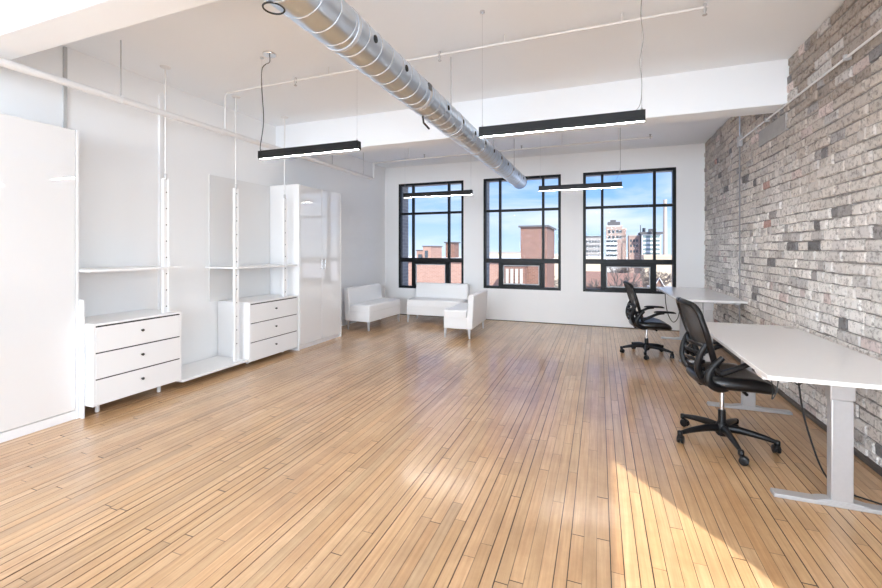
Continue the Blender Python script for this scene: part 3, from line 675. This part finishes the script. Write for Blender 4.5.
bldg('distant_house','low beige building at the right edge of the middle window',-16,-4.5,120,130,-.3,BEIGE,[(-15+2*k,-14+2*k,-2.4,-1.2) for k in range(5)],roof=WHITEB,rh=.4)
Y=150
def band(x0,x1,zs,h): return [(x0,x1,z,z+h) for z in zs]
t=bldg('apartment_building','grey mid rise building at the far left of the right window',-4.6,.6,Y,Y+8,5.6,GREYB,[(x,x+.55,z,z+.8) for z in (-1.,.6,2.2,3.8) for x in (-4.2,-3.3,-2.4,-1.5,-.6)],roof=ROOFD,rh=.5)
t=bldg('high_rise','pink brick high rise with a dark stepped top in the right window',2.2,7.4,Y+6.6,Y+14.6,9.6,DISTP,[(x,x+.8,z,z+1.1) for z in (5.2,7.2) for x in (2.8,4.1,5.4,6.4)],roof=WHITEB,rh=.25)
cx=4.8
MB().box(-2.1,1.9,1,7,22.85,24.2).box(-1.2,.6,2,6,24.2,24.9).build('penthouse',ROOFD,t)
t=bldg('office_block','striped pale office block with red side in front of the high rise',2.0,6.6,Y,Y+6,4.9,WHITEB,band(2.1,5.4,(-.8,.8,2.4,3.9),.75),roof=WHITEB,rh=.2)
MB().box(1.2,2.35,-.1,.2,10,17.95).build('brick_pier',RED,t)
bldg('high_rise','slim brick high rise behind and right of the stepped one',7.0,9.3,Y+20,Y+26,9.2,RED,[(7.3+.7*k,7.7+.7*k,z,z+.8) for z in (4,6) for k in range(3)],roof=BEIGE,rh=.3)
bldg('office_block','small brick block standing between the towers in the right window',9.2,12.6,Y+3,Y+9,6.0,RED,[(9.6+.9*k,10.1+.9*k,z,z+.8) for z in (.5,2.4,4.1) for k in range(3)],roof=GREYB,rh=.4)
t=bldg('office_block','green glazed office building with a dark overhanging roof',12.9,18.4,Y,Y+8,6.5,WHITEB,band(13.2,18.1,(-.2,1.2,2.6,4.0,5.3),.75),TEAL,roof=ROOFD,rh=.7,over=.5)
MB().box(-2.3,-1.5,2,4,20.2,21.6).box(-.4,1.6,2,5,20.2,21.3).box(-3.1,-2.9,2,2.3,20.2,22.6).build('roof_plant',ROOFD,t)
t=thing('chimney_stack','tall pale round chimney stack by the right edge of the window','chimney',(18.8,Y-6,G0))
MB().lathe([(.75,0),(.5,29.2),(.55,29.3),(.55,29.8)],(0,0,0),20).build('stack',pbsdf('pale_stack_brick',(.55,.47,.42),.9,nscale=.5,namt=.15),t)
bldg('low_terrace','beige low building with flat roof in front of the glazed offices',10.8,22,Y-30,Y-22,-.6,BEIGE,[(11.2+1.4*k,11.9+1.4*k,-2.2,-1.2) for k in range(7)],roof=pbsdf('peach_roof',(.66,.5,.38),.9,nscale=1,namt=.05),rh=.7)
bldg('low_terrace','beige low building with flat roof at the left of the right window',-4.0,.7,Y-30,Y-22,-.8,BEIGE,[(-3.6+1.2*k,-3.+1.2*k,-2.2,-1.3) for k in range(3)],roof=WHITEB,rh=.5)
# mid distance roofs
def gable(label,x0,x1,y0,y1,ze,zr,rmat,wmat,gx=True):
    t=thing('gabled_house',label,'house',((x0+x1)/2,y0,G0)); cx=(x0+x1)/2; a=(x1-x0)/2; d=y1-y0; e,r_=ze-G0,zr-G0
    MB().box(-a,a,0,d,0,e).build('wall',wmat,t)
    m=MB()
    if gx:   # ridge along x
        m.add([(-a-.2,-.3,e),(a+.2,-.3,e),(a+.2,d/2,r_),(-a-.2,d/2,r_),(a+.2,d+.3,e),(-a-.2,d+.3,e)],[(0,1,2,3),(3,2,4,5),(1,4,2),(0,3,5),(0,5,4,1)])
    else:
        m.add([(-a-.3,-.3,e),(0,-.3,r_),(a+.3,-.3,e),(-a-.3,d,e),(0,d,r_),(a+.3,d,e)],[(0,1,4,3),(1,2,5,4),(0,2,1),(3,4,5),(0,3,5,2)])
    m.build('roof',rmat,t)
    return t
gable('pink walled house with dull red roof in the lower left pane of the right window',-2.9,.5,50,58,-2.7,-1.2,ROOFR,PINK)
t=gable('large red roofed house behind bare branches in the lower sash of the right window',1.0,4.0,46,56,-3.1,-1.2,ROOFR,BROWN)
t=gable('steep white trimmed gable end beside the large red roof',4.5,6.1,44.6,45.6,-3.2,-1.3,ROOFR,PINK,False)
m=MB(); m.tube([(-1.1,-.4,G0*-1-3.3),(0,-.4,-G0-1.25),(1.1,-.4,-G0-3.3)],.07,6); m.build('white_bargeboard',SNOW,t)
bldg('low_terrace','grey flat building low at the right edge of the right window',6.6,12,60,68,-4.2,GREYB,[(7+1.*k,7.5+1.*k,-5.6,-4.9) for k in range(4)],roof=GREYB,rh=.4)

def tree(label,x,y,h,seed,spread=.45,depth=6):
    rt=random.Random(seed); m=MB()
    def br(p,d,l,r_,k):
        q=p+d*l
        m.tube([p,q],[r_*1.5,r_*1.1],3 if k<depth-1 else 5,cap=False)
        if k==0: return
        for i in range(3 if k>1 else 4):
            nd=(d+Vector((rt.gauss(0,spread),rt.gauss(0,spread),rt.gauss(.05,spread*.6)))).normalized()
            br(p+d*l*rt.uniform(.55,1),nd,l*rt.uniform(.62,.82),r_*.62,k-1)
    br(Vector((0,0,0)),Vector((0,0,1)),h*.27,h*.022,depth)
    o=m.build('bare_tree',BARK,loc=(x,y,G0)); tag(o,label,'tree','bare winter trees outside'); return o
BARK=pbsdf('grey_brown_bark',(.22,.185,.165),.95,nscale=2,namt=.2)
tree('bare tree in front of the red roofed house in the right window',2.3,42,16.6,1)
tree('bare tree at the left of the right window before the pink walled house',-1.6,41,16.2,2)
tree('bare tree at the right edge of the right window, lower pane',7.4,42,16.2,3)
tree('bare tree in the lower right pane of the middle window',-3.15,34,15.2,4)
tree('second bare tree behind the brick tower in the middle window',-4.6,46,15.2,5)
for i,(x,lab) in enumerate(((7.6,'centre'),(3.0,'left'),(12.2,'right'))):
    tree('distant bare tree before the towers, %s of three'%lab,x,112,16.4+i*.4,20+i,.6)
for i,(x,lab) in enumerate(((-22,'leftmost'),(-17.5,'middle'),(-13,'rightmost'))):
    tree('distant bare tree on the skyline of the middle window, %s of three'%lab,x,90,16.6-i*.3,30+i,.55)

# ------------------------------------------------------------------ sky and sun
w=bpy.data.worlds.new('sky'); bpy.context.scene.world=w; w.use_nodes=True; nt=w.node_tree; nt.nodes.clear(); L=nt.links.new
out=N(nt,'ShaderNodeOutputWorld'); bg=N(nt,'ShaderNodeBackground'); bg.inputs[1].default_value=.74
tc=N(nt,'ShaderNodeTexCoord'); sp=N(nt,'ShaderNodeSeparateXYZ'); L(tc.outputs['Generated'],sp.inputs[0])
r=N(nt,'ShaderNodeValToRGB'); E_=r.color_ramp.elements; E_[0].position=0; E_[0].color=(.62,.80,1,1); E_[1].position=.55; E_[1].color=(.10,.28,.80,1)
e=E_.new(.12); e.color=(.30,.55,.98,1); e=E_.new(.26); e.color=(.17,.40,.93,1)
L(sp.outputs[2],r.inputs[0])
mp=N(nt,'ShaderNodeMapping'); mp.inputs['Scale'].default_value=(1.5,1.5,7); mp.inputs['Rotation'].default_value=(.12,.2,0); L(tc.outputs['Generated'],mp.inputs[0])
n=N(nt,'ShaderNodeTexNoise'); n.inputs['Scale'].default_value=2.2; n.inputs['Detail'].default_value=8; n.inputs['Roughness'].default_value=.55; n.inputs['Distortion'].default_value=.4; L(mp.outputs[0],n.inputs['Vector'])
cr=N(nt,'ShaderNodeValToRGB'); cr.color_ramp.elements[0].position=.42; cr.color_ramp.elements[0].color=(0,0,0,1); cr.color_ramp.elements[1].position=.72; cr.color_ramp.elements[1].color=(.85,.85,.85,1); L(n.outputs['Fac'],cr.inputs[0])
mx=N(nt,'ShaderNodeMixRGB'); L(cr.outputs[0],mx.inputs[0]); L(r.outputs[0],mx.inputs[1]); mx.inputs[2].default_value=(.92,.95,1,1)
L(mx.outputs[0],bg.inputs[0]); L(bg.outputs[0],out.inputs[0])

sd=bpy.data.lights.new('sun','SUN'); sd.energy=5.0; sd.angle=R(.7); sd.color=(1,.93,.82)
so=bpy.data.objects.new('sun',sd); C.objects.link(so)
tane=.79; dv=Vector((-.57,.82,-tane*math.hypot(.57,.82))); so.rotation_euler=dv.to_track_quat('-Z','Y').to_euler(); so.location=(6,-8,9)

def area(name,loc,rot,sx,sy,p,col=(1,1,1)):
    a=bpy.data.lights.new(name,'AREA'); a.shape='RECTANGLE'; a.size=sx; a.size_y=sy; a.energy=p; a.color=col
    o=bpy.data.objects.new(name,a); C.objects.link(o); o.location=loc; o.rotation_euler=rot; return o
# added fill lamps at the unseen windows, tilted up to brighten the ceiling
for i,(p,q,z0,z1) in enumerate(RW): area('rear_fill_lamp',((p+q)/2,YF-.05,(z0+z1)/2),(R(90+38),0,0),q-p,z1-z0,235,(.81,.90,1))
for a_,b_ in ((WIN_Y0,WIN_Y1),W7): area('side_fill_lamp',(XR-.01,(a_+b_)/2,(WIN_Z0+WIN_Z1)/2),(R(90+32),0,R(90)),2.9,1.9,74,(.79,.895,1))

# ------------------------------------------------------------------ camera
cd=bpy.data.cameras.new('camera'); cam=bpy.data.objects.new('camera',cd); C.objects.link(cam)
cam.location=(0,0,1.4); cam.rotation_euler=(R(90),0,.36315)
cd.sensor_width=36; cd.lens=417.11/882*36; cd.shift_y=-44.1/882; cd.clip_start=.05; cd.clip_end=2000
s=bpy.context.scene; s.camera=cam
s.view_settings.view_transform='Standard'; s.view_settings.look='None'; s.view_settings.gamma=1; s.view_settings.exposure=.72
s.cycles.max_bounces=10; s.cycles.diffuse_bounces=6; s.cycles.transparent_max_bounces=12; s.cycles.sample_clamp_indirect=6
